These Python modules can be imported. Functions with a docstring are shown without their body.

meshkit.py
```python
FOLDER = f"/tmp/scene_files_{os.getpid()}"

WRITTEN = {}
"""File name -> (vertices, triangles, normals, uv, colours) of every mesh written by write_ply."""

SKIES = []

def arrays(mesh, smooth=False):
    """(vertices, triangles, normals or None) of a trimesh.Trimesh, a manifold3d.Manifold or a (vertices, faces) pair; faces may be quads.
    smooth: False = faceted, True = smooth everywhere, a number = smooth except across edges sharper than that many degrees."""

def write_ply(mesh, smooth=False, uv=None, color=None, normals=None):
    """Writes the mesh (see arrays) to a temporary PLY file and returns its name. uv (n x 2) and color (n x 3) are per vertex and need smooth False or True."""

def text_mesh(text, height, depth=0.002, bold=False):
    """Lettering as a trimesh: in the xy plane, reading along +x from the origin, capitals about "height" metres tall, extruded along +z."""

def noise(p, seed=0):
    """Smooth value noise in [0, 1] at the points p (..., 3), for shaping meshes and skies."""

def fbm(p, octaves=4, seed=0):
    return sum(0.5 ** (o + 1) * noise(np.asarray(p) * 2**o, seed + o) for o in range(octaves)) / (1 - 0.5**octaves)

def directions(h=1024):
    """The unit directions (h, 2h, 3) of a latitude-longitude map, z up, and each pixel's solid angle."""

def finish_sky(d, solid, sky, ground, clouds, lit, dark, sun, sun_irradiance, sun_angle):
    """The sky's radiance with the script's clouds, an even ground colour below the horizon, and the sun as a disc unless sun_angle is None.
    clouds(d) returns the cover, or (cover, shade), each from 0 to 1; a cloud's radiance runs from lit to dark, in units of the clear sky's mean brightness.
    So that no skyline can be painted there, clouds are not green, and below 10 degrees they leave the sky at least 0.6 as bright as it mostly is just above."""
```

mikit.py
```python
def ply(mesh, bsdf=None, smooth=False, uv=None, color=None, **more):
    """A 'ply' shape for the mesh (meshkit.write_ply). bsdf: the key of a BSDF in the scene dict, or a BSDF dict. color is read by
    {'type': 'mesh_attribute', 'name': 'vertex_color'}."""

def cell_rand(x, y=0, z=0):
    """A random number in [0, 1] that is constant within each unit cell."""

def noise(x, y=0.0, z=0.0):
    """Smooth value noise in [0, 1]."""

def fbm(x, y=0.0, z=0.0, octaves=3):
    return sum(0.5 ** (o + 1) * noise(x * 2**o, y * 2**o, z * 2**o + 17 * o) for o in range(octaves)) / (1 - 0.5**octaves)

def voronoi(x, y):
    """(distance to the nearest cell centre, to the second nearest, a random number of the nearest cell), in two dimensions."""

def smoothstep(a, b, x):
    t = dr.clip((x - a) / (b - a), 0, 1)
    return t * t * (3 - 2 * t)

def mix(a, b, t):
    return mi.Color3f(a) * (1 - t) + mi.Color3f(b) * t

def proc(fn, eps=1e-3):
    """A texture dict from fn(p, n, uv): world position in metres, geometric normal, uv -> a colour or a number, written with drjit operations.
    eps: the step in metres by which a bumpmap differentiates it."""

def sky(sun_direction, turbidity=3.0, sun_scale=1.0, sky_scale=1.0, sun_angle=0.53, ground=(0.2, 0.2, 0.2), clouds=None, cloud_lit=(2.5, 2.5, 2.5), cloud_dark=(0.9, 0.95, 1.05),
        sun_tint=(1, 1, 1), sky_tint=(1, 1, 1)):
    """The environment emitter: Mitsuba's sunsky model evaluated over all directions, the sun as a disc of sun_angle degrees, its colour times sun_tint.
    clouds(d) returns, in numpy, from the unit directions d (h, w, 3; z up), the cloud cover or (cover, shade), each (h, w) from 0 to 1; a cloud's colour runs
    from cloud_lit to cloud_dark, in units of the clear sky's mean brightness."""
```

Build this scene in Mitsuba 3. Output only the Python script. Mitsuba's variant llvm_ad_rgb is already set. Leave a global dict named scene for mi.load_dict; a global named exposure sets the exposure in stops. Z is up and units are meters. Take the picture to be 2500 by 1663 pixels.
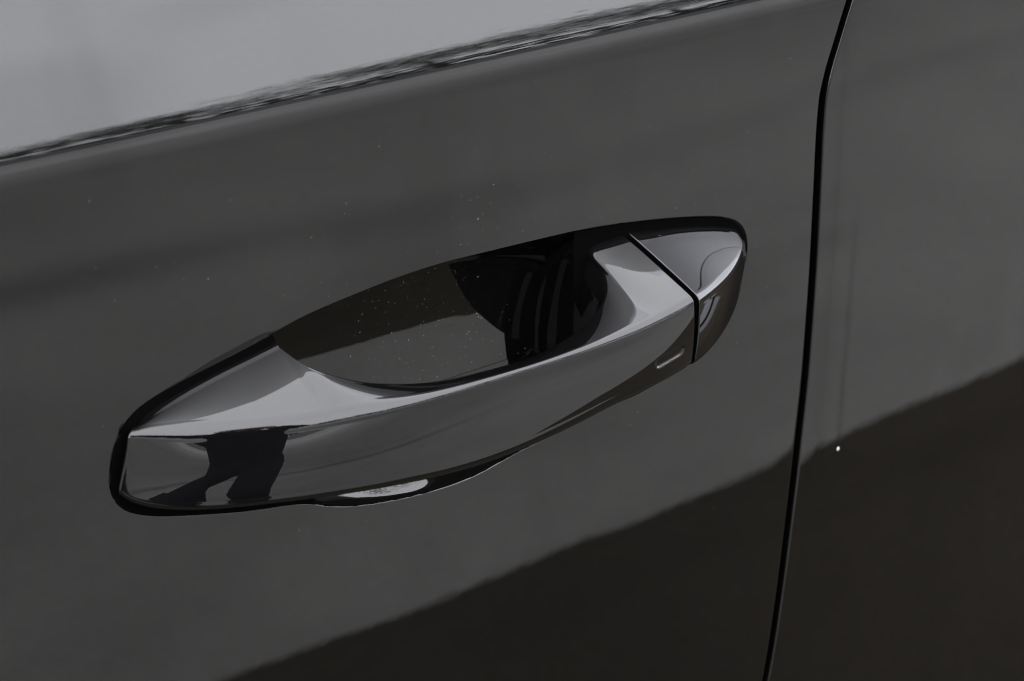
import math, random
import numpy as np, trimesh, manifold3d, shapely
from shapely.geometry import Polygon, Point
from scipy.interpolate import PchipInterpolator, CubicSpline
import drjit as dr
import mitsuba as mi
import mikit, meshkit
from mikit import proc, noise, fbm, smoothstep, mix, voronoi

random.seed(4); rng = np.random.default_rng(4)
T4 = mi.ScalarTransform4f
HZ = 0.95            # height of the door handle's middle above the ground

# ------------------------------------------------------------------ camera, sky, exposure
CAM = [-0.32196, -0.53121, HZ + 0.30164]
AIM = [0.178456, 0.222826, HZ - 0.123818]
exposure = 5.5
scene = {
    'type': 'scene',
    'camera': {'type': 'thinlens', 'fov': 26.0, 'fov_axis': 'x', 'near_clip': 0.02, 'far_clip': 2000.0,
               'aperture_radius': 0.0023, 'focus_distance': 0.70,
               'to_world': T4().look_at(origin=CAM, target=AIM, up=[0, 0, 1])},
}


def cloud_cover(d):
    n = meshkit.fbm(d * np.array([3.0, 3.0, 5.0]), 4, seed=3)
    return np.ones(d.shape[:2]), np.clip((n - 0.45) * 1.2, 0, 0.35)


scene['sky'] = mikit.sky([-0.45, -0.6, 0.66], turbidity=3, sun_scale=0.1, sun_angle=150, sun_tint=(0.88, 1.0, 1.16), clouds=cloud_cover,
                         cloud_lit=(1.56, 1.60, 1.74), cloud_dark=(1.20, 1.24, 1.36), ground=(0.15, 0.15, 0.15))

labels = {}


def lab(key, label=None, cat=None, group=None, kind=None):
    d = {}
    if label: d['label'] = label
    if cat: d['category'] = cat
    if group: d['group'] = group
    if kind: d['kind'] = kind
    labels[key] = d


def add(key, mesh, bsdf, smooth=True, shift=(0, 0, HZ), uv=None):
    if isinstance(mesh, (tuple, list)):
        v, f = np.asarray(mesh[0], float), np.asarray(mesh[1], int)
        if f.shape[1] == 4:
            f = np.vstack([f[:, [0, 1, 2]], f[:, [0, 2, 3]]])
        mesh = trimesh.Trimesh(v, f, process=False)
    elif hasattr(mesh, 'to_mesh'):
        m = mesh.to_mesh()
        mesh = trimesh.Trimesh(m.vert_properties[:, :3], m.tri_verts, process=False)
    mesh = mesh.copy()
    mesh.vertices = mesh.vertices + np.array(shift)
    scene[key] = mikit.ply(mesh, bsdf, smooth=smooth)


# ------------------------------------------------------------------ materials
def peel(p, n, uv):                 # orange peel of the lacquer
    return fbm(p.x * 170, p.y * 170, p.z * 170, 2)


def mat(name, d):
    scene[name] = d


PEEL = 3.5e-6
mat('paint', {'type': 'bumpmap', 'scale': PEEL, 'tex': proc(peel, eps=4e-4),
              'bsdf': {'type': 'plastic', 'int_ior': 1.5, 'diffuse_reflectance': {'type': 'rgb', 'value': [0.0016, 0.0016, 0.0016]}}})
def film(p, n, uv):                 # a thin film of wiped-over dirt takes a little off the mirror gloss
    a = fbm(p.x * 9, p.z * 34, 3.0, 3)
    b = fbm(p.x * 40, p.z * 16, 8.0, 3)
    v = 1.0 - 0.13 * smoothstep(0.42, 0.75, a) - 0.07 * smoothstep(0.5, 0.8, b)
    zc = p.z - 0.95
    cx = 0.1755 + 0.006 * (zc + 0.081) + 0.0006 * (noise(zc * 120, 1.0, 2.0) - 0.5)
    run = dr.exp(-dr.square((p.x - cx) / 0.0013)) * smoothstep(-0.082, -0.079, zc) * (1 - smoothstep(-0.01, 0.03, zc))
    side = dr.exp(-dr.square((p.x - 0.1645) / 0.004)) * fbm(p.x * 900, zc * 14, 5.0, 3) * smoothstep(-0.11, -0.06, zc)
    return v * (1 - 0.17 * run * (0.6 + 0.8 * noise(zc * 70, 3.0, 4.0)) - 0.2 * side)


scene['paint']['bsdf']['specular_reflectance'] = proc(film)
mat('handle_paint', {'type': 'bumpmap', 'scale': PEEL * 0.4, 'tex': proc(peel, eps=4e-4),
              'bsdf': {'type': 'plastic', 'int_ior': 1.5, 'diffuse_reflectance': {'type': 'rgb', 'value': [0.0016, 0.0016, 0.0017]}}})
mat('rubber', {'type': 'diffuse', 'reflectance': {'type': 'rgb', 'value': [0.0012, 0.0012, 0.0012]}})
mat('inner_black', {'type': 'diffuse', 'reflectance': {'type': 'rgb', 'value': [0.0012, 0.0012, 0.0012]}})
mat('dust_grain', {'type': 'twosided', 'bsdf': {'type': 'diffuse', 'reflectance': {'type': 'rgb', 'value': [0.30, 0.30, 0.29]}}})
mat('tinted_glass', {'type': 'plastic', 'int_ior': 1.52, 'diffuse_reflectance': {'type': 'rgb', 'value': [0.003, 0.003, 0.003]}})


def asphalt(p, n, uv):
    a = fbm(p.x * 1.3, p.y * 1.3, 2.0, 4)
    g = noise(p.x * 220, p.y * 220, 1.0)
    return mi.Color3f(0.0345, 0.029, 0.0215) * (0.62 + 0.5 * a + 0.3 * g)


def concrete(p, n, uv):
    a = fbm(p.x * 0.5, p.y * 0.5, 5.0, 4)
    b = fbm(p.x * 4, p.y * 4, 3.0, 3)
    g = noise(p.x * 150, p.y * 150, 1.0)
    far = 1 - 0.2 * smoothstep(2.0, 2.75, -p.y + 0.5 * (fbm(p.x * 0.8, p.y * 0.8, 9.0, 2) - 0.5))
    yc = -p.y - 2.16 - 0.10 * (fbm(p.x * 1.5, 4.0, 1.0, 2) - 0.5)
    dark_band = dr.exp(-dr.square(yc / 0.07)) * (0.03 + 0.27 * (1 - smoothstep(0.6, 1.4, p.x)) + 0.10 * fbm(p.x * 2.5, p.y * 6, 7.0, 2))  # uneven darker band along the concrete, fading towards the rear
    far = far * (1 - dark_band)
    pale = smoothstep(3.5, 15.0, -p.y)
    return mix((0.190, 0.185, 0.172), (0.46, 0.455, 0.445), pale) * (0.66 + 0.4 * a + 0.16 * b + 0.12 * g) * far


mat('asphalt', {'type': 'diffuse', 'reflectance': proc(asphalt)})
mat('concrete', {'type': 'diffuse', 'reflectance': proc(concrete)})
mat('render_wall', {'type': 'diffuse', 'reflectance': proc(lambda p, n, uv: mi.Color3f(0.24, 0.236, 0.228) * (0.8 + 0.3 * fbm(p.x * 0.8, p.z * 2, 1.0, 4)))})
mat('leaf', {'type': 'principledthin', 'base_color': {'type': 'rgb', 'value': [0.115, 0.12, 0.10]}, 'roughness': 0.8, 'diff_trans': 1.0, 'spec_trans': 0.0, 'eta': 1.3})
mat('bark', {'type': 'diffuse', 'reflectance': {'type': 'rgb', 'value': [0.07, 0.06, 0.05]}})
mat('dark_cloth', {'type': 'diffuse', 'reflectance': {'type': 'rgb', 'value': [0.012, 0.012, 0.014]}})
mat('denim', {'type': 'diffuse', 'reflectance': {'type': 'rgb', 'value': [0.014, 0.015, 0.019]}})
mat('skin', {'type': 'principled', 'base_color': {'type': 'rgb', 'value': [0.42, 0.27, 0.20]}, 'roughness': 0.55})
mat('hair', {'type': 'principled', 'base_color': {'type': 'rgb', 'value': [0.03, 0.022, 0.016]}, 'roughness': 0.5})
mat('shoe', {'type': 'principled', 'base_color': {'type': 'rgb', 'value': [0.02, 0.02, 0.02]}, 'roughness': 0.5})

# ------------------------------------------------------------------ measured curves of the door and its handle, in millimetres
# (x along the car to the rear, o outward from the door skin, z up; origin at the middle of the handle on the door skin)
OUTLINE = [[-108.14, -7.12], [-107.66, -2.99], [-106.41, 2.29], [-102.76, 8.95], [-97.66, 13.52], [-86.42, 17.66], [-72.28, 21.11], [-54.26, 25.66], [-43.23, 28.77], [-28.37, 31.29], [-13.24, 33.29], [2.19, 34.47], [17.95, 34.52], [42.29, 34.15], [59.01, 33.6], [76.19, 31.97], [93.85, 29.52], [110.21, 26.33], [119.57, 22.99], [124.29, 18.47], [126.17, 11.71], [125.11, 3.99], [120.26, -6.9], [106.78, -18.06], [86.88, -26.92], [69.03, -32.38], [51.46, -36.12], [41.09, -37.95], [32.53, -39.45], [17.35, -42.91], [0.82, -43.77], [-15.28, -42.57], [-26.3, -40.7], [-37.06, -37.65], [-46.07, -33.92], [-60.92, -31.1], [-86.64, -25.1], [-97.63, -21.64], [-104.24, -17.81], [-107.65, -12.7]]
CREASE_K, CREASE_0 = 0.0121, 95.29
GAP = [[169.45, 99.61], [165.99, 91.3], [161.74, 78.6], [157.97, 66.44], [156.52, 58.33], [156.21, 47.6], [156.7, 23.94], [157.23, -8.61], [156.96, -42.18], [155.66, -71.39], [153.82, -103.14], [151.79, -133.99], [148.11, -170.64], [145.56, -183.81]]
GRIP = dict(top=[[-99.13, 0.0, 8.61], [-94.42, 0.0, 11.48], [-86.66, 0.0, 14.22], [-72.48, 0.0, 18.07], [-61.7, 0.0, 20.55], [-52.68, 0.0, 22.7], [-50.87, 8.0, 20.87], [-46.42, 15.5, 18.75], [-32.2, 21.0, 13.46], [-9.13, 22.5, 8.38], [19.42, 22.0, 6.95], [44.29, 19.0, 10.89], [53.03, 16.0, 15.03], [58.2, 12.0, 18.28], [61.45, 5.5, 21.16], [59.86, -0.5, 24.83], [62.87, -2.4, 27.23], [75.8, -2.4, 27.9]],
  crease=[[-101.8, 3.5, 9.07], [-97.57, 6.3, 8.93], [-89.81, 11.4, 8.91], [-78.99, 17.3, 9.05], [-65.3, 23.2, 9.64], [-54.77, 27.3, 10.36], [-50.81, 29.2, 10.89], [-45.19, 30.7, 11.35], [-33.32, 32.8, 12.15], [-11.73, 34.0, 11.37], [12.81, 34.2, 10.41], [35.75, 33.4, 10.86], [46.23, 32.5, 11.31], [55.19, 31.6, 11.91], [61.81, 31.7, 12.94], [67.36, 31.5, 13.7], [70.98, 31.2, 14.17], [79.88, 29.9, 14.92]],
  bottom=[[-107.3, 3.6, -13.42], [-102.15, 6.2, -15.82], [-90.66, 12.3, -16.97], [-79.32, 20.5, -15.65], [-65.5, 26.5, -15.7], [-54.52, 30.0, -16.46], [-50.01, 31.0, -16.67], [-44.15, 32.3, -16.28], [-31.84, 34.0, -17.23], [-9.65, 35.0, -18.36], [16.1, 35.4, -17.19], [38.66, 34.6, -14.7], [49.52, 33.4, -13.41], [58.92, 32.1, -12.14], [66.8, 30.7, -11.05], [71.11, 29.6, -11.13], [74.08, 29.1, -10.6], [81.04, 28.0, -9.97]])
CAP = dict(top=[[76.95, -1.6, 28.07], [86.51, -1.9, 26.86], [97.25, -1.9, 25.5], [108.19, -1.9, 23.5], [116.4, -1.7, 21.25], [121.54, -1.0, 18.75], [123.82, -0.6, 15.53]],
  crease=[[84.17, 27.8, 13.83], [90.23, 24.8, 13.35], [97.08, 21.1, 13.06], [105.48, 16.4, 13.33], [112.84, 11.5, 14.17], [118.26, 7.0, 15.06], [122.25, 3.0, 14.94]],
  bottom=[[83.78, 26.8, -10.88], [91.8, 22.5, -11.46], [100.2, 18.2, -10.33], [109.06, 12.9, -8.01], [115.97, 8.2, -4.36], [120.47, 5.0, 1.33], [123.32, 2.5, 6.59]])
SLOT = [[65.66, 30.0, -2.59], [74.66, 29.0, -1.25]]
CREASE_0 -= 5.6

MM = 0.001
WALL_H = 1.2
PX, PY = -0.57, -1.02


def grid_faces(nu, nv, wrap=False):
    f = []
    a = np.arange(nu * nv).reshape(nu, nv)
    b = np.roll(a, -1, 1) if wrap else a[:, 1:]
    a0 = a if wrap else a[:, :-1]
    q = np.stack([a0[:-1], b[:-1], b[1:], a0[1:]], -1).reshape(-1, 4)
    return q


def spline_closed(pts, n):
    p = np.asarray(pts, float)
    p = np.vstack([p, p[:1]])
    t = np.r_[0, np.cumsum(np.linalg.norm(np.diff(p, axis=0), axis=1) ** 0.5)]
    cs = CubicSpline(t, p, bc_type='periodic')
    q = cs(np.linspace(0, t[-1], 4000))[:-1]
    s = np.r_[0, np.cumsum(np.linalg.norm(np.diff(np.vstack([q, q[:1]]), axis=0), axis=1))]
    qq = np.vstack([q, q[:1]])
    u = np.linspace(0, s[-1], n + 1)[:-1]
    return np.stack([np.interp(u, s, qq[:, k]) for k in range(2)], -1)


# ------------------------------------------------------------------ the door skin: outward offset as a function of height above the shoulder crease
def skin_table():
    zz = np.linspace(-600, 330, 18601)
    tilt = np.zeros_like(zz)                       # inward lean of the skin, degrees (0 = upright)
    below = np.clip(-zz, 0, None)
    tilt += TILT0 + below * TILTK
    rise = PchipInterpolator(*np.array(SHOULDER).T)(np.clip(zz, SHOULDER[0][0], SHOULDER[-1][0]))
    tilt = np.where(zz > SHOULDER[0][0], tilt * np.clip(1 - (zz - SHOULDER[0][0]) / 4, 0, 1) + rise, tilt)
    o = -np.r_[0, np.cumsum(np.tan(np.radians(0.5 * (tilt[1:] + tilt[:-1]))) * np.diff(zz))]
    o -= np.interp(-CREASE_0, zz, o)
    return zz, o


TILT0, TILTK = 0.0, -0.004
SHOULDER = [(-3.0, 0.0), (-1.2, 2.0), (0.4, 5.6), (1.6, 6.8), (6.0, 9.6), (7.5, 11.6), (11.0, 20.0), (14.0, 27.0), (25.0, 29.5), (60.0, 31.0)]
_ZZ, _OO = skin_table()
GAPX = PchipInterpolator(np.array(GAP)[::-1, 1], np.array(GAP)[::-1, 0], extrapolate=False)


def gap_x(z):
    zc = np.clip(z, GAP[-1][1], GAP[0][1])
    x = GAPX(zc)
    lo, hi = np.array(GAP[-1]), np.array(GAP[0])
    x = x + np.where(z < lo[1], (z - lo[1]) * 0.0, 0) + np.where(z > hi[1], (z - hi[1]) * 0.50, 0)
    return x


def skin_o(x, z):
    return np.interp(z - CREASE_0 - CREASE_K * x, _ZZ, _OO) - x * x / (2 * 14000.0)


def crown(d):                                       # how the skin rolls in at an edge, d = distance from the edge (mm)
    r = 0.7
    e = np.clip(r - d, 0, r)
    return 0.06 * np.exp(-d / 7.0) + (r - np.sqrt(np.maximum(r * r - e * e, 0)))


ROWS = np.unique(np.round(np.concatenate([np.arange(-560, -160, 10.0), np.arange(-160, -4, 2.0), np.arange(-4, 20, 0.4),
                                          np.arange(20, 60, 2.0), np.arange(60, 131, 6.0)]), 3))      # height above the crease
HALF_GAP = 1.7
EDGE_D = np.array([8, 6.5, 5, 3.5, 2.5, 1.6, 1.3, 1.0, 0.75, 0.5, 0.3, 0.15, 0.05, 0.0])


def front_door():
    R0, R1, RB, RT = -122.0, 130.0, -150.0, -50.0   # the block round the handle (x range, rows above the crease)
    rows = ROWS
    colsL = np.concatenate([np.arange(-900, -200, 20.0), np.arange(-200, R0, 3.0), np.arange(R0, R1 + 0.1, 2.0)])
    nb = 6
    nR, nC = len(rows), len(colsL) + nb + len(EDGE_D) + 2
    X = np.zeros((nR, nC)); dr_ = np.zeros((nR, nC)); wall = np.zeros(nC)
    zc_edge = rows + CREASE_0 + CREASE_K * 157
    gx = gap_x(zc_edge) - HALF_GAP
    X[:, :len(colsL)] = colsL
    lim = gx - EDGE_D[0]
    for i in range(nb):
        X[:, len(colsL) + i] = colsL[-1] + (lim - colsL[-1]) * (i + 1) / (nb + 1)
    for i, d in enumerate(EDGE_D):
        X[:, len(colsL) + nb + i] = gx - d
    X[:, -2] = gx; X[:, -1] = gx - 0.5
    dist = np.maximum(gx[:, None] - X, 0)
    drop = crown(dist)
    drop[:, -2] += 6; drop[:, -1] += 14
    # upper rows: the belt is cut further right than the block, keep columns in order
    X = np.minimum(X, gx[:, None])
    Z = rows[:, None] + CREASE_0 + CREASE_K * X
    Oo = skin_o(X, Z) - drop
    V = np.stack([X, -Oo, Z], -1).reshape(-1, 3)
    F = grid_faces(nR, nC)
    ci = np.arange(nC)
    c0, c1 = np.argmin(abs(colsL - R0)), np.argmin(abs(colsL - R1))
    r0, r1 = np.argmin(abs(rows - RB)), np.argmin(abs(rows - RT))
    q = F[:, 0]; qr, qc = q // nC, q % nC
    F = F[~((qr >= r0) & (qr < r1) & (qc >= c0) & (qc < c1))]
    per = [(r0, c) for c in range(c0, c1)] + [(r, c1) for r in range(r0, r1)] + [(r1, c) for c in range(c1, c0, -1)] + [(r, c0) for r in range(r1, r0, -1)]
    pid = np.array([r * nC + c for r, c in per])
    P = V[pid][:, [0, 2]]
    ring0 = recess_rings(P)
    edge = ring0['lip']                              # start of the lip's rounding, on the skin
    vs, ids, prev = [V], [pid], None
    base = len(V)
    steps = 1 - np.array([0.10, 0.22, 0.35, 0.48, 0.60, 0.70, 0.79, 0.86, 0.92, 0.96, 0.985, 1.0])
    allf = [F]
    last = pid
    for s in steps:
        q = edge + (P - edge) * s
        nv = np.stack([q[:, 0], -skin_o(q[:, 0], q[:, 1]), q[:, 1]], -1)
        now = base + np.arange(len(q)); base += len(q)
        vs.append(nv)
        nx = np.roll(np.arange(len(q)), -1)
        allf.append(np.stack([last, last[nx], now[nx], now], -1))
        last = now
    # the rounded lip itself belongs to the door skin
    for q, o in zip(ring0['lip_xz'], ring0['lip_o']):
        nv = np.stack([q[:, 0], -(skin_o(q[:, 0], q[:, 1]) - o), q[:, 1]], -1)
        now = base + np.arange(len(q)); base += len(q)
        vs.append(nv)
        nx = np.roll(np.arange(len(q)), -1)
        allf.append(np.stack([last, last[nx], now[nx], now], -1))
        last = now
    V = np.vstack(vs) * MM; F = np.vstack(allf)
    m = trimesh.Trimesh(V, np.vstack([F[:, [0, 1, 2]], F[:, [0, 2, 3]]]), process=False)
    return m, P


LIP = 0.4


def smooth01(x):
    x = np.clip(x, 0, 1)
    return x * x * (3 - 2 * x)


def recess_rings(P):
    dense = spline_closed(OUTLINE, 6000)
    c = np.array([6.0, -5.0]); sc = np.array([1 / 120.0, 1 / 42.0])
    def ang(q): w = (q - c) * sc; return np.arctan2(w[:, 1], w[:, 0])
    a = ang(dense); o = np.argsort(a); a, dn = a[o], dense[o]
    # outward normals of the outline
    t = np.roll(dense, -3, 0) - np.roll(dense, 3, 0)
    n = np.stack([t[:, 1], -t[:, 0]], -1); n /= np.linalg.norm(n, axis=1, keepdims=True)
    if ((dense - c) * n).sum() < 0: n = -n
    n = n[o]
    pa = ang(P)
    aa = np.r_[a - 2 * np.pi, a, a + 2 * np.pi]
    rim = np.stack([np.interp(pa, aa, np.tile(dn[:, k], 3)) for k in range(2)], -1)
    nn = np.stack([np.interp(pa, aa, np.tile(n[:, k], 3)) for k in range(2)], -1)
    nn /= np.linalg.norm(nn, axis=1, keepdims=True)
    th = np.radians([12, 25, 38, 50, 62, 74, 85])
    roll = smooth01((-nn[:, 1] - 0.25) / 0.4) * smooth01((rim[:, 0] + 53) / 11.0)
    return dict(roll=roll, lip=rim + nn * LIP, rim=rim, n=nn,
                lip_xz=[rim + nn * LIP * (1 - math.sin(x)) for x in th], lip_o=[LIP * (1 - math.cos(x)) * (1 - 0.7 * roll) for x in th])


CUP_D, CUP_R, CUP_ZC = 21.0, 200.0, -10.0


def cup_mesh(P):
    r = recess_rings(P)
    rim = r['rim'] + r['n'] * LIP * (1 - math.sin(math.radians(85)))
    spx = np.clip(rim[:, 0], -62, 84) * 0.86
    mid = np.stack([spx, np.interp(spx, [-90, -40, 10, 60, 110], [-9, -15, -18, -18, -8])], -1)
    o0 = LIP * (1 - math.cos(math.radians(85))) * (1 - 0.7 * r['roll'])
    from scipy.spatial import cKDTree
    dense = spline_closed(OUTLINE, 3000)
    dt = np.roll(dense, -5, 0) - np.roll(dense, 5, 0)
    dn = np.stack([dt[:, 1], -dt[:, 0]], -1); dn /= np.linalg.norm(dn, axis=1, keepdims=True)
    if ((dense - [6, -5]) * dn).sum() < 0: dn = -dn
    tree = cKDTree(dense)
    V = []; S = np.r_[np.array([0, .004, .01, .02, .035, .05, .065]), np.linspace(.08, 1, 90)]
    slope_rim = np.interp(r['n'][:, 1], [-1, -0.3, 0.2, 0.6, 1], [1.7, 1.5, 2.0, 2.6, 2.8]) * np.where((r['n'][:, 1] < 0) & (rim[:, 0] > 20), 2.0, 1.0)
    slope_rim = slope_rim * np.interp(rim[:, 0], [15, 60], [1.0, 0.45]) ** (r['n'][:, 1] > 0)
    wr = smooth01((rim[:, 0] + 8) / 22.0)
    s_in, d1 = 0.515 + 0.315 * wr, 9.0 - 6.0 * smooth01((rim[:, 0] - 10) / 25.0)
    steep = 2.2 + 2.3 * smooth01((rim[:, 0] - 10) / 25.0)
    for s in S:
        q = rim + (mid - rim) * s
        d, _ = tree.query(q)
        d = np.maximum(d, 0.75 * s * np.linalg.norm(mid - rim, axis=1))
        soft = s_in * d + (0.86 - s_in) * 1.8 * (1 - np.exp(-d / 1.8)) + (steep - s_in) * (np.sqrt((d - d1) ** 2 + 3) + (d - d1) - (np.sqrt(d1 ** 2 + 3) - d1)) / 2
        wall = slope_rim * d * (1 - r['roll']) + soft * r['roll']
        floor = CUP_D + 0.06 * q[:, 0] + 0.05 * np.exp(-((q[:, 0] - 31) ** 2 + (q[:, 1] + 4) ** 2) / 40.0) - (q[:, 1] - CUP_ZC) ** 2 / (2 * CUP_R)
        k = 7.0
        h = np.clip(0.5 + 0.5 * (floor - wall) / k, 0, 1)
        o = o0 + np.maximum(floor * (1 - h) + wall * h - k * h * (1 - h) + k * 0.25 * np.exp(-d / 2.5) * 0, 0)
        o = np.where(d < 2.0, o, o)
        V.append(np.stack([q[:, 0], -(skin_o(q[:, 0], q[:, 1]) - o), q[:, 1]], -1))
    n = len(rim)
    F = grid_faces(len(S), n, wrap=True)
    return (np.vstack(V) * MM, F)


def rear_door():
    rows = ROWS
    z = rows + CREASE_0 + CREASE_K * 157
    gx = gap_x(z) + HALF_GAP
    d = np.concatenate([[0, 0], EDGE_D[::-1], np.arange(18, 150, 4.0), np.arange(150, 1000, 25.0)])
    X = gx[:, None] + d[None, :]
    X[:, 0] = gx + 0.5
    drop = crown(np.maximum(X - gx[:, None], 0)) + np.array([14, 6] + [0] * (len(d) - 2))[None, :]
    Z = rows[:, None] + CREASE_0 + CREASE_K * X
    Oo = skin_o(X, Z) - drop - 0.55
    V = np.stack([X, -Oo, Z], -1).reshape(-1, 3) * MM
    return V, grid_faces(len(rows), len(d))


door, PERIM = front_door()
lab('car', 'glossy black car seen close, a pull handle in its scooped recess beside a door gap', 'car')
add('car__front_door', door, 'paint')
add('car__rear_door', rear_door(), 'paint')
add('car__front_door__handle_recess', cup_mesh(PERIM), 'paint')
labels['car__rear_door'] = {'label': 'black rear door panel right of the door gap, with a faint drip mark'}
labels['car__front_door'] = {'label': 'black front door panel with a rounded shoulder crease above the handle'}
labels['car__front_door__handle_recess'] = {'label': 'scooped recess behind the pull handle, specked with dust'}

# what is seen down the gap between the doors, and the rest of the body shell behind the skins
gz = np.linspace(-480, 225, 60)
gv = []
for zz in gz:
    for dx, oo in ((-16, -17), (16, -17)):
        x = gap_x(zz) + dx
        gv.append([x, -(skin_o(x, zz) + oo), zz])
add('car__door_seal', (np.array(gv) * MM, grid_faces(len(gz), 2)), 'inner_black')


# ------------------------------------------------------------------ the handle
def rounded_ring(c, radii, bulge, ns):
    """c: (4,3) corners; each corner rounded by radius, edges bowed by bulge vectors; ns = samples per edge. Closed ring of points."""
    out = []
    k = len(c)
    ent, lev, cor = [], [], []
    for i in range(k):
        a, b = c[i], c[(i + 1) % k]
        L = np.linalg.norm(b - a)
        r0, r1 = min(radii[i], 0.45 * L), min(radii[(i + 1) % k], 0.45 * L)
        d = (b - a) / max(L, 1e-9)
        lev.append((a + d * r0, b - d * r1))
    for i in range(k):
        p, q = lev[i]
        t = np.linspace(0, 1, ns[i] + 1)[:-1, None]
        m = bulge[i]
        edge = p * (1 - t) + q * t + 4 * t * (1 - t) * m
        out.append(edge)
        q2, n2 = q, lev[(i + 1) % k][0]
        cc = c[(i + 1) % k]
        # tangent-continuous corner: control point moved along the bowed edges' tangents
        t = np.linspace(0, 1, 13)[:-1, None]
        out.append(q2 * (1 - t) ** 2 + 2 * cc * t * (1 - t) + n2 * t ** 2)
    return np.vstack(out)


def interp_stations(tab, n):
    A = [np.array(tab[k], float) for k in ('top', 'crease', 'bottom')]
    c = A[1]
    t = np.r_[0, np.cumsum(np.linalg.norm(np.diff(c, axis=0), axis=1))]
    u = np.linspace(0, t[-1], n)
    return u, t, A


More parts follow.
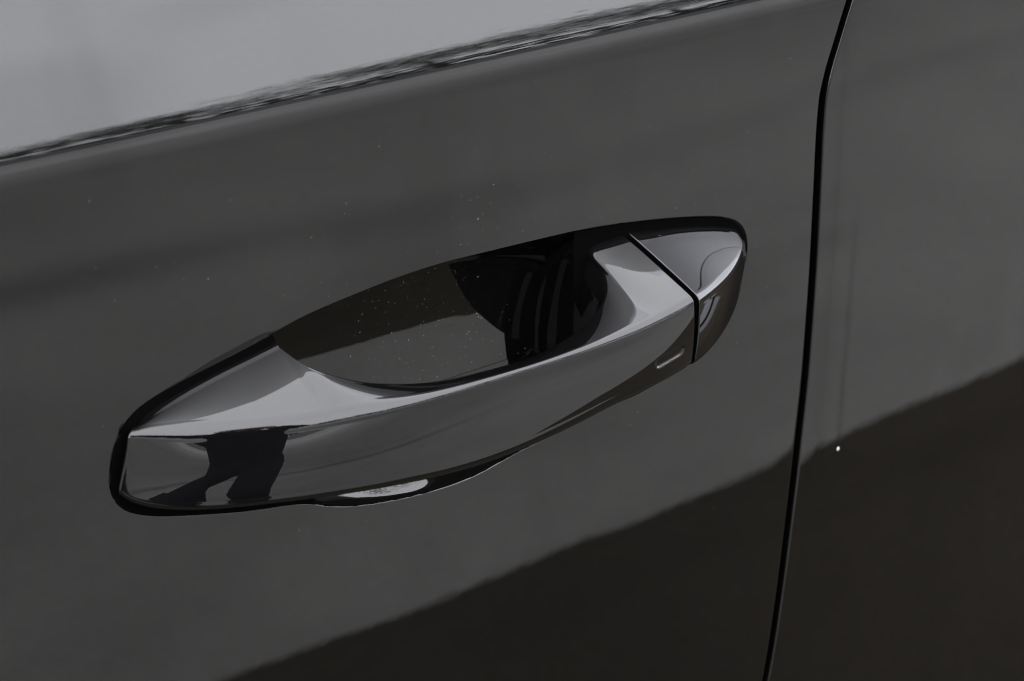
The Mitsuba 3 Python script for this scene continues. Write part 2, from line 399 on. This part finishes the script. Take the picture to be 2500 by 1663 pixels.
def handle_body(tab, n, grip, left_cap=True, r_crease=3.0):
    A = [np.array(tab[k], float) for k in ('top', 'crease', 'bottom')]
    c = A[1]
    t = np.r_[0, np.cumsum(np.linalg.norm(np.diff(c, axis=0), axis=1))]
    t0 = t
    top, K = A[0].copy(), []
    foot = A[0][:, 1] < 1.0
    E = A[0]
    # the feet run on into the recess along the slope of their top face; along the bar the rim turns down into the bar's back
    D = []
    for i in range(len(t)):
        if grip and 6 <= i <= 12:
            D.append(E[i] + [0, 0, -5.0])
        elif grip and i == 13:
            D.append(E[i] + [-0.6, -6.0, -4.5])
        elif grip and i == 14:
            D.append(E[i] + [-2.2, -15.0, -2.0])
        elif grip and i == 15:
            D.append(E[i] + [-2.0, -25.0, 3.0])
        else:
            deep = 26.0 if (i >= 16 or not grip) else 8.0
            d = (E[i] - A[1][i]) / max(abs(E[i][1] - A[1][i][1]), 2.0)
            D.append(E[i] + d * deep)
    D = np.array(D)
    far = (np.arange(len(t)) >= 13) & grip       # the right foot's inner wall stands square in the recess
    kb = np.stack([np.where(foot & ~far, E[:, 0], D[:, 0]), D[:, 1], A[2][:, 2] + np.where(far, -9.0, np.where(foot, 4.0, 1.0))], -1)
    if grip:
        i5 = 5; tt = list(t); 
        # left foot ends sharply: repeat its last station with the bar's edge
        def dup(a, row, at): return np.insert(a, at, row, axis=0)
        e = t[i5] + 0.6
        D = dup(D, E[i5] + [0, 0, -5.0], i5 + 1); kb = dup(kb, [E[i5][0], 0.0, A[2][i5][2] + 1], i5 + 1); E = dup(E, E[i5], i5 + 1)
        t = np.insert(t, i5 + 1, e)
    u = np.linspace(0, t[-1], n)
    if grip: u = np.unique(np.r_[u, t])
    f = lambda a: PchipInterpolator(t, a)(u)
    tn = lambda q: 2 * q / t0[-1] - 1
    def fit(y, deg, wt=None): return np.polynomial.Polynomial(np.polynomial.polynomial.polyfit(tn(t0), y, deg, w=wt))(tn(u))
    if grip:
        wt = np.ones(len(t0)); wt[[0, -1]] = 4
        cx = fit(A[1][:, 0], 5, wt)
        Cc = np.stack([cx, fit(A[1][:, 1], 5, wt), fit(A[1][:, 2], 4, wt)], -1)
        B = np.stack([cx + fit(A[2][:, 0] - A[1][:, 0], 3, wt), Cc[:, 1] + fit(A[2][:, 1] - A[1][:, 1], 4, wt), fit(A[2][:, 2], 6, wt)], -1)
        B[:, 2] += 1.8 * np.exp(-u / 2.0)
    else:
        Cc, B = CubicSpline(t0, A[1])(u), CubicSpline(t0, A[2])(u)
    Ee, T, Kk = f(E), f(D), f(kb)
    if grip:                                    # the corner where the rim meets the right foot is moulded soft
        from scipy.ndimage import gaussian_filter1d
        us = np.linspace(0, t[-1], 1200)
        m = smooth01((u - t[9]) / 15.0)[:, None]
        soft = lambda a: np.stack([np.interp(u, us, gaussian_filter1d(np.interp(us, u, a[:, k]), 2.2 / (us[1] - us[0]), mode='nearest')) for k in range(3)], -1) * m + a * (1 - m)
        Ee, T, Kk = soft(Ee), soft(T), soft(Kk)
    rings = []
    for i in range(len(u)):
        w = np.linalg.norm(Ee[i] - Cc[i])
        sag = np.array([0.0, 0.25, 1.0]) * w * np.interp(Cc[i, 0], [-70, -45, 20, 50], [0.012, 0.02, 0.02, 0.006])
        out = np.array([0.0, 1.0, 0.0]) * np.interp(Cc[i, 0], [-102, -93, -84, -60, -20], [0.15, 0.4, 0.9, 0.9, 0.5])
        z3 = np.zeros(3)
        cn = np.array([T[i], Ee[i], Cc[i], B[i], Kk[i]])
        rings.append(rounded_ring(cn, [1.5, 2.4, np.interp(Cc[i, 0], [-100, -88, -40, 10, 60], [2.2, 3.6, 3.4, 2.4, 2.8]), np.interp(Cc[i, 0], [-60, -30, 40, 70], [3.6, 4.8, 4.8, 3.6]), 1.5], [z3, sag, out, z3, z3], [10, 44, 60, 14, 14]))
    return u, np.array(rings)


TOP_BOW, FACE_BOW = 0.05, 0.55


def close_ends(R, inset0, inset1):
    """R (n, m, 3) rings; shrink towards their middle over a short rounding at each end, then close with a fan."""
    def tail(a, b, inset, steps=6):
        d = a.mean(0) - b.mean(0); d = d / np.linalg.norm(d)
        c = a.mean(0)
        res = []
        for k in range(1, steps + 1):
            th = k / steps * np.pi / 2
            rel = a - c
            L = np.linalg.norm(rel, axis=1, keepdims=True)
            res.append(c + rel * (1 - inset * (1 - np.cos(th)) / np.maximum(L, inset * 1.2)) + d * inset * np.sin(th))
        return res
    rings = list(R)
    if inset0: rings = tail(R[0], R[1], inset0)[::-1] + rings
    if inset1: rings = rings + tail(R[-1], R[-2], inset1)
    n, m = len(rings), R.shape[1]
    V = np.vstack(rings)
    F = grid_faces(n, m, wrap=True)
    F = np.vstack([F[:, [0, 1, 2]], F[:, [0, 2, 3]]])
    V = np.vstack([V, rings[0].mean(0), rings[-1].mean(0)])
    i = np.arange(m); j = np.roll(i, -1)
    F = np.vstack([F, np.stack([np.full(m, n * m), j, i], -1), np.stack([np.full(m, n * m + 1), (n - 1) * m + i, (n - 1) * m + j], -1)])
    return V, F


def to_world(V):
    return np.stack([V[:, 0], -V[:, 1], V[:, 2]], -1) * MM


def slot_dent(V):
    a, b = np.array(SLOT[0])[[0, 2]], np.array(SLOT[1])[[0, 2]]
    p = V[:, [0, 2]]
    d = b - a; L = np.linalg.norm(d)
    t = np.clip(((p - a) @ d) / L ** 2, 0.0, 1.0)
    dist = np.linalg.norm(p - (a + t[:, None] * d), axis=1)
    k = np.clip((2.05 - dist) / 0.85, 0, 1); k = k * k * (3 - 2 * k)
    on = V[:, 1] > 20
    V = V.copy(); V[:, 1] -= np.where(on, k * 0.5, 0)
    return V


def solid(V, F):
    m = trimesh.Trimesh(to_world(V), F, process=False)
    if m.volume < 0: m.invert()
    return m


u, R = handle_body(GRIP, 420, True)
Vg, Fg = close_ends(R, 1.1, 0.35)
grip = solid(slot_dent(Vg), Fg)
add('car__door_handle__grip', grip, 'handle_paint', smooth=38)
u2, R2 = handle_body(CAP, 140, False)
Vc, Fc = close_ends(R2, 0.35, 1.2)
add('car__door_handle__end_cap', solid(Vc, Fc), 'handle_paint', smooth=38)
labels['car__door_handle__grip'] = {'label': 'glossy black pull grip with a highlight along its edge and a small slot near its right end'}
labels['car__door_handle__end_cap'] = {'label': 'tapered black end cap right of the thin split line'}

# black rubber pads under the two feet
ol = Polygon(spline_closed(OUTLINE, 900)).buffer(-0.06)
cupcut = Polygon([(-54.0, 60), (-54.0, -6), (-44.0, -30), (-37.0, -50), (-37.0, -60), (64.0, -60), (64.0, -10), (55.0, 10), (55.0, 60)])
pads = ol.difference(cupcut)
pieces = sorted(pads.geoms, key=lambda g: g.centroid.x)
for i, g in enumerate(pieces):
    v, fc = trimesh.creation.triangulate_polygon(g.segmentize(2.5), engine='earcut')
    v, fc = trimesh.remesh.subdivide_to_size(np.c_[v, np.zeros(len(v))], fc, 3.0)
    o = np.full(len(v), -0.35) if i == 0 else -0.35 - 0.9 * smooth01((v[:, 1] + 6) / 12.0)
    v = np.stack([v[:, 0], -o, v[:, 1]], -1) * MM
    m = trimesh.Trimesh(v, fc, process=False)
    add('car__door_handle__gasket' + ('' if i == 0 else '_%03d' % i), m, 'rubber', smooth=True)

# ------------------------------------------------------------------ rest of the body, plain
def box(x0, x1, y0, y1, z0, z1, bev=0.01):
    b = trimesh.creation.box(bounds=[[x0, y0, z0], [x1, y1, z1]])
    return b


def prism(profile, x0, x1):
    """profile: (y, z) polygon swept along x."""
    m = trimesh.creation.extrude_polygon(Polygon(profile), x1 - x0, engine='earcut')
    v = m.vertices
    return trimesh.Trimesh(np.stack([v[:, 2] + x0, v[:, 0], v[:, 1]], -1), m.faces, process=True)


yb = float(-skin_o(0, 225.0)) * MM
add('car__body', prism([(0.05, -0.70), (1.75, -0.70), (1.75, 0.05), (1.60, 0.21), (yb + 0.06, 0.21), (0.05, 0.02)], -0.95, 1.25), 'inner_black', smooth=False)
add('car__sill', prism([(0.03, -0.46), (-0.005, -0.47), (-0.005, -0.60), (0.06, -0.72), (0.14, -0.72), (0.14, -0.46)], -0.95, 1.25), 'paint', smooth=False)
for i, (x0, x1) in enumerate(((-0.88, 0.20), (0.28, 1.15))):
    add('car__side_window' + ('' if i == 0 else '_001'), prism([(yb + 0.004, 0.222), (yb + 0.22, 0.62), (yb + 0.235, 0.62), (yb + 0.019, 0.222)], x0, x1), 'tinted_glass', smooth=False)
add('car__door_pillar', prism([(yb + 0.003, 0.222), (yb + 0.219, 0.62), (yb + 0.26, 0.62), (yb + 0.044, 0.222)], 0.205, 0.275), 'rubber', smooth=False)
add('car__roof', prism([(yb + 0.20, 0.625), (yb + 0.26, 0.67), (yb + 0.5, 0.69), (1.3, 0.69), (1.55, 0.62), (1.3, 0.62)], -0.8, 1.25), 'paint', smooth=False)

# ------------------------------------------------------------------ ground
def strip(pts, z):
    p = Polygon(pts)
    v, f = trimesh.creation.triangulate_polygon(p, engine='earcut')
    return trimesh.Trimesh(np.c_[v, np.full(len(v), z)], f, process=False)


g = trimesh.creation.box(bounds=[[-150, -150, -0.5], [150, 150, 0.0]])
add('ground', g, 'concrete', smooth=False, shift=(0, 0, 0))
labels['ground'] = {'kind': 'structure'}
xs = np.arange(-14, 14.01, 0.04)
edge = -1.108 - 0.026 * xs + 0.014 * (meshkit.fbm(np.stack([xs * 9, xs * 0, xs * 0], -1), 3, seed=2) - 0.5)
add('driveway', strip([*zip(xs, edge), (14, 3.4), (-14, 3.4)], 0.004), 'asphalt', smooth=False, shift=(0, 0, 0))
labels['driveway'] = {'kind': 'structure'}

# ------------------------------------------------------------------ what the lacquer mirrors: pale wall and trees across the way
def leaf_crown(center, rad, n, seed, size=0.28):
    r = np.random.default_rng(seed)
    nc = 240
    cl = r.normal(size=(nc, 3)); cl /= np.linalg.norm(cl, axis=1, keepdims=True)
    cl = cl * r.uniform(0.2, 0.92, (nc, 1)) * rad + center
    k = r.integers(0, nc, n)
    p = cl[k] + r.normal(size=(n, 3)) * np.array(rad) * 0.13
    a = r.normal(size=(n, 3)); a /= np.linalg.norm(a, axis=1, keepdims=True)
    b = np.cross(a, r.normal(size=(n, 3))); b /= np.linalg.norm(b, axis=1, keepdims=True)
    s = size * r.uniform(0.6, 1.3, (n, 1))
    v = np.stack([p - a * s, p + b * s * 0.5, p + a * s, p - b * s * 0.5], 1).reshape(-1, 3)
    f = np.arange(4 * n).reshape(n, 4)
    return trimesh.Trimesh(v, np.vstack([f[:, [0, 1, 2]], f[:, [0, 2, 3]]]), process=False)


def trunk(x, y, h, r0):
    z = np.linspace(0, h, 9)
    a = np.linspace(0, 2 * np.pi, 13)[:-1]
    rr = r0 * (1 - 0.6 * z / h) * (1 + 0.5 * np.exp(-z / 0.3))
    v = np.stack([np.stack([x + 0.1 * math.sin(q * 0.9) + r_ * np.cos(a), y + r_ * np.sin(a), np.full(12, q)], -1) for q, r_ in zip(z, rr)]).reshape(-1, 3)
    return v, grid_faces(9, 12, wrap=True)


TREES = [  # x, y, trunk height, crown rx, ry, rz, crown middle z
    (3.0, -36, 3.0, 4.2, 3.0, 2.4, 4.0), (9.0, -37, 3.0, 4.6, 3.4, 3.2, 5.2), (15.0, -37, 4.0, 4.6, 3.6, 5.0, 7.6), (20.5, -36, 8.0, 4.6, 3.6, 8.0, 11.5),
    (27, -36, 8.0, 5.2, 3.6, 9.5, 13.4), (33.5, -36, 7.0, 4.8, 3.6, 7.2, 10.4), (40, -35, 4.0, 4.4, 3.4, 4.2, 6.6), (-4, -38, 3.2, 4.4, 3.2, 2.6, 4.2), (-12, -37, 3.2, 4.6, 3.2, 3.0, 5.0), (-21, -36, 4.2, 5.2, 3.2, 4.6, 7.0), (-30, -36, 4.6, 5.6, 3.2, 5.4, 8.0), (48, -33, 3.0, 4.6, 3.4, 2.6, 4.2)]
words = ['low round', 'low bushy', 'mid sized', 'tall narrow', 'tallest', 'second tallest', 'mid sized spreading', 'small round', 'small bushy', 'far left rounded', 'farthest left', 'lowest']
for i, (x, y, h, rx, ry, rz, cz) in enumerate(TREES):
    k = 'tree' + ('' if i == 0 else '_%03d' % i)
    add(k + '__crown', leaf_crown(np.array([x, y, cz]), np.array([rx, ry, rz]), int(170 * rx * rz), 100 + i, size=0.16), 'leaf', smooth=False, shift=(0, 0, 0))
    add(k + '__trunk', trunk(x, y, h, 0.22), 'bark', shift=(0, 0, 0))
    lab(k, '%s tree in the row behind the pale wall, mirrored in the car lacquer' % words[i], 'tree', 'trees behind the pale wall')
r_ = np.random.default_rng(77)
nh = 14000
hp = np.stack([r_.uniform(-40, 75, nh), -32.3 + r_.normal(size=nh) * 0.35, r_.uniform(0.1, 1, nh) * 4.6], -1)
hp[:, 2] += 0.5 * np.sin(hp[:, 0] * 0.7) * (hp[:, 2] > 2)
ha = r_.normal(size=(nh, 3)); ha /= np.linalg.norm(ha, axis=1, keepdims=True)
hb = np.cross(ha, r_.normal(size=(nh, 3))); hb /= np.linalg.norm(hb, axis=1, keepdims=True)
hv = np.stack([hp - ha * .3, hp + hb * .18, hp + ha * .3, hp - hb * .18], 1).reshape(-1, 3)
add('hedge', (hv, np.arange(4 * nh).reshape(nh, 4)), 'leaf', smooth=False, shift=(0, 0, 0))
lab('hedge', 'tall loose hedge running along the back of the pale wall', 'hedge')
w = trimesh.util.concatenate([trimesh.creation.box(bounds=[[-60, -31.2, 0], [90, -31.0, WALL_H]]), trimesh.creation.box(bounds=[[-60, -31.25, WALL_H], [90, -30.95, WALL_H + 0.08]])])
add('wall', w, 'render_wall', smooth=False, shift=(0, 0, 0))
lab('wall', 'pale rendered wall across the forecourt, mirrored in the shoulder crease', 'wall')


# ------------------------------------------------------------------ the photographer, mirrored in the grip
def chain(bones, edge=0.02, it=8):
    """bones: list of [(point, radius), ...] polylines, each pair hulled, all joined, refined and smoothed."""
    parts = []
    for b in bones:
        for (p, r), (q, s) in zip(b[:-1], b[1:]):
            A = manifold3d.Manifold.sphere(r, 20).translate(list(map(float, p)))
            B = manifold3d.Manifold.sphere(s, 20).translate(list(map(float, q)))
            parts.append(manifold3d.Manifold.batch_hull([A, B]))
    m = manifold3d.Manifold.batch_boolean(parts, manifold3d.OpType.Add).refine_to_length(edge)
    me = m.to_mesh()
    t = trimesh.Trimesh(me.vert_properties[:, :3], me.tri_verts)
    trimesh.smoothing.filter_taubin(t, iterations=it)
    return t


def person():
    ox, oy = PX, PY
    P = lambda x, y, z: np.array([ox + x, oy + y, z])
    hip, chest, neck = P(0, -0.02, 0.70), P(0.03, 0.13, 1.13), P(0.04, 0.22, 1.30)
    cam = np.array(CAM)
    fw = (np.array(AIM) - cam); fw /= np.linalg.norm(fw)
    rt = np.cross(fw, [0, 0, 1.0]); rt /= np.linalg.norm(rt)
    up = np.cross(rt, fw)
    head = cam - fw * 0.245 - up * 0.01
    neck = head - up * 0.17 - fw * 0.04
    chest = 0.5 * (neck + hip) + np.array([0, -0.02, 0.06])
    sl, sr = neck - rt * 0.19 - up * 0.04, neck + rt * 0.19 - up * 0.04
    kl, kr = P(-0.19, 0.24, 0.46), P(0.17, 0.27, 0.47)
    al, ar = P(-0.21, 0.06, 0.09), P(0.13, 0.06, 0.09)
    hl, hr = hip + np.array([-0.09, 0, -0.02]), hip + np.array([0.09, 0, -0.02])
    wl, wr = cam - fw * 0.10 - rt * 0.05 - up * 0.075, cam - fw * 0.13 + rt * 0.085 - up * 0.05
    el, er = 0.5 * (sl + wl) + rt * 0.02 - up * 0.21, 0.5 * (sr + wr) + rt * 0.10 - up * 0.17
    # trousers
    tr = chain([[(hl, .105), (kl, .085), (al + np.array([0, 0, .0]), .062)], [(hr, .105), (kr, .085), (ar, .062)], [(hl, .105), (hr, .105)], [(hip, .14), (hip + np.array([0, .01, .1]), .135)]], it=12)
    jk = chain([[(hip + np.array([-.07, 0, .02]), .12), (hip + np.array([.07, 0, .02]), .12)],
                [(hip + np.array([-.05, .0, .05]), .12), (chest - rt * .07, .12), (sl, .075)], [(hip + np.array([.05, .0, .05]), .12), (chest + rt * .07, .12), (sr, .075)],
                [(chest, .15), (neck, .075)], [(sl, .078), (el, .058), (wl, .046)], [(sr, .078), (er, .058), (wr, .046)], [(sl, .075), (sr, .075)]], it=12)
    def hand(w, d, side):
        b = [[(w, .03), (w + d * .07, .036)]]
        for k, ln in enumerate((.068, .076, .07, .055)):
            s = w + d * .075 + side * (k - 1.5) * .019
            b.append([(s - d * .02, .011), (s + d * ln * .5, .0095), (s + d * ln * .75 + fw * 0.012, .0085), (s + d * ln * .8 - up * .022, .0075)])
        b.append([(w + d * .02 + side * .0, .014), (w + d * .05 - side * .045, .011), (w + d * .085 - side * .05, .0095)])
        return b
    body = [[(head + up * .03, .098), (head - up * .06 + fw * .02, .07)], [(head - up * .05, .065), (neck, .055)],
            [(head + fw * .095 - up * .02, .014), (head + fw * .10 - up * .035, .017)], [(head + fw * .075 - up * .085, .03), (head - up * .09 + fw * .06, .035)]]
    for s in (-1, 1):
        body.append([(head + rt * s * .094 - up * .01, .014), (head + rt * s * .096 - up * .045, .012)])
    body += hand(wl, (fw * .5 + rt * .6 + up * .4) / 0.88, up * .6 - rt * .4) + hand(wr, (fw * .6 - rt * .55 + up * .5) / 0.95, up * .6 + rt * .4)
    body += [[(sl, .05), (el, .038), (wl, .03)], [(sr, .05), (er, .038), (wr, .03)], [(sl, .05), (neck, .055), (sr, .05)], [(neck, .055), (chest, .09), (hip, .09)]]
    add('person__body', chain(body, edge=0.006, it=6), 'skin', shift=(0, 0, 0))
    hr_ = chain([[(head + up * .045 - fw * .02, .1), (head + up * .0 - fw * .045, .088)]], edge=0.015, it=3)
    add('person__hair', hr_, 'hair', shift=(0, 0, 0))
    add('person__jacket', jk, 'dark_cloth', shift=(0, 0, 0))
    add('person__trousers', tr, 'denim', shift=(0, 0, 0))
    for i, (a, dx) in enumerate(((al, -.06), (ar, .05))):
        f = [[(a + np.array([0, -.04, -.035]), .052), (a + np.array([dx * .4, .07, -.045]), .044), (a + np.array([dx, .17, -.055]), .035)]]
        add('person__shoe' + ('' if i == 0 else '_001'), chain(f, it=4), 'shoe', shift=(0, 0, 0))
    lab('person', 'person in dark jacket and trousers crouching with legs apart, mirrored in the grip', 'person')
    # the camera in the hands, just behind the point the picture is taken from
    def obox(c, hx, hy, hz, r=.006):
        s = [manifold3d.Manifold.sphere(r, 12).translate([x * (hx - r), y * (hy - r), z * (hz - r)]) for x in (-1, 1) for y in (-1, 1) for z in (-1, 1)]
        m = manifold3d.Manifold.batch_hull(s).to_mesh()
        v = m.vert_properties[:, :3]
        return trimesh.Trimesh(v[:, :1] * rt + v[:, 1:2] * fw + v[:, 2:3] * up + c, m.tri_verts)
    add('camera__body'.replace('camera', 'hand_camera'), trimesh.util.concatenate([obox(cam - fw * .125, .068, .026, .045), obox(cam - fw * .125 + up * .05, .03, .024, .018)]), 'shoe', smooth=40, shift=(0, 0, 0))
    cyl = manifold3d.Manifold.cylinder(.09, .036, .038, 40) - manifold3d.Manifold.cylinder(.04, .03, .03, 40).translate([0, 0, .07])
    mm = cyl.to_mesh(); v = mm.vert_properties[:, :3]
    add('hand_camera__lens', trimesh.Trimesh(v[:, :1] * rt - v[:, 1:2] * up + v[:, 2:3] * fw + cam - fw * .112, mm.tri_verts), 'shoe', smooth=40, shift=(0, 0, 0))
    lab('hand_camera', 'black camera held up in both hands by the crouching person', 'camera')


person()


# ------------------------------------------------------------------ dust: flecks lying on the recess floor, the pads and the skin round the handle
def flecks(n, pick, sizes, seed):
    r = np.random.default_rng(seed)
    out = []
    k = 0
    while k < n:
        x, z, target = pick(r)
        o = mi_surface(x, z, target)
        if o is None: continue
        a, b = sizes
        s1, s2 = r.uniform(a, b), r.uniform(a, b)
        bl = trimesh.creation.icosphere(subdivisions=1, radius=1.0)
        ang = r.normal(0.0, 0.5) + math.pi / 2
        v = bl.vertices * [s1 * r.uniform(1.0, 2.6), 0.05, s2 * 0.7]
        v = v @ np.array([[math.cos(ang), 0, math.sin(ang)], [0, 1, 0], [-math.sin(ang), 0, math.cos(ang)]])
        out.append(trimesh.Trimesh(v + [x, -(o + 0.04), z], bl.faces, process=False)); k += 1
    m = trimesh.util.concatenate(out)
    m.vertices = m.vertices * MM
    return m


_cup = cup_mesh(PERIM)
from scipy.interpolate import LinearNDInterpolator
_cv = _cup[0] / MM
_ci = LinearNDInterpolator(_cv[:, [0, 2]], -_cv[:, 1])


def mi_surface(x, z, target):
    if target == 'cup':
        o = float(_ci(x, z))
        return None if not np.isfinite(o) or o > -6 else o
    if target == 'pad': return -0.9
    return float(skin_o(x, z))


def in_cup(r):
    return np.clip(r.normal(8, 20), -45, 52), r.uniform(-18, 24), 'cup'


_skinfree = Polygon(spline_closed(OUTLINE, 400)).buffer(3)


def on_skin(r):
    while True:
        x, z = r.normal(20, 70), r.normal(20, 38)
        if abs(x) < 145 and -95 < z < 88 and not _skinfree.contains(Point(x, z)): return x, z, 'skin'


def on_pad(r):
    return r.uniform(60, 116), 0, 'pad'


dm = trimesh.util.concatenate([flecks(200, in_cup, (0.04, 0.09), 5), flecks(22, in_cup, (0.08, 0.15), 6), flecks(60, on_skin, (0.04, 0.10), 7), flecks(170, on_skin, (0.025, 0.06), 8),
                               trimesh.Trimesh(trimesh.creation.icosphere(subdivisions=2).vertices * np.array([0.62, 0.25, 0.85]) * MM + np.array([0.1757, -float(skin_o(175.7, -80.6)) * MM + 0.0004, -0.0806]), trimesh.creation.icosphere(subdivisions=2).faces)])
add('dust', dm, 'dust_grain', smooth=True)
lab('dust', 'fine pale dust flecks scattered in the handle recess and on the black door', 'dust', kind='stuff')
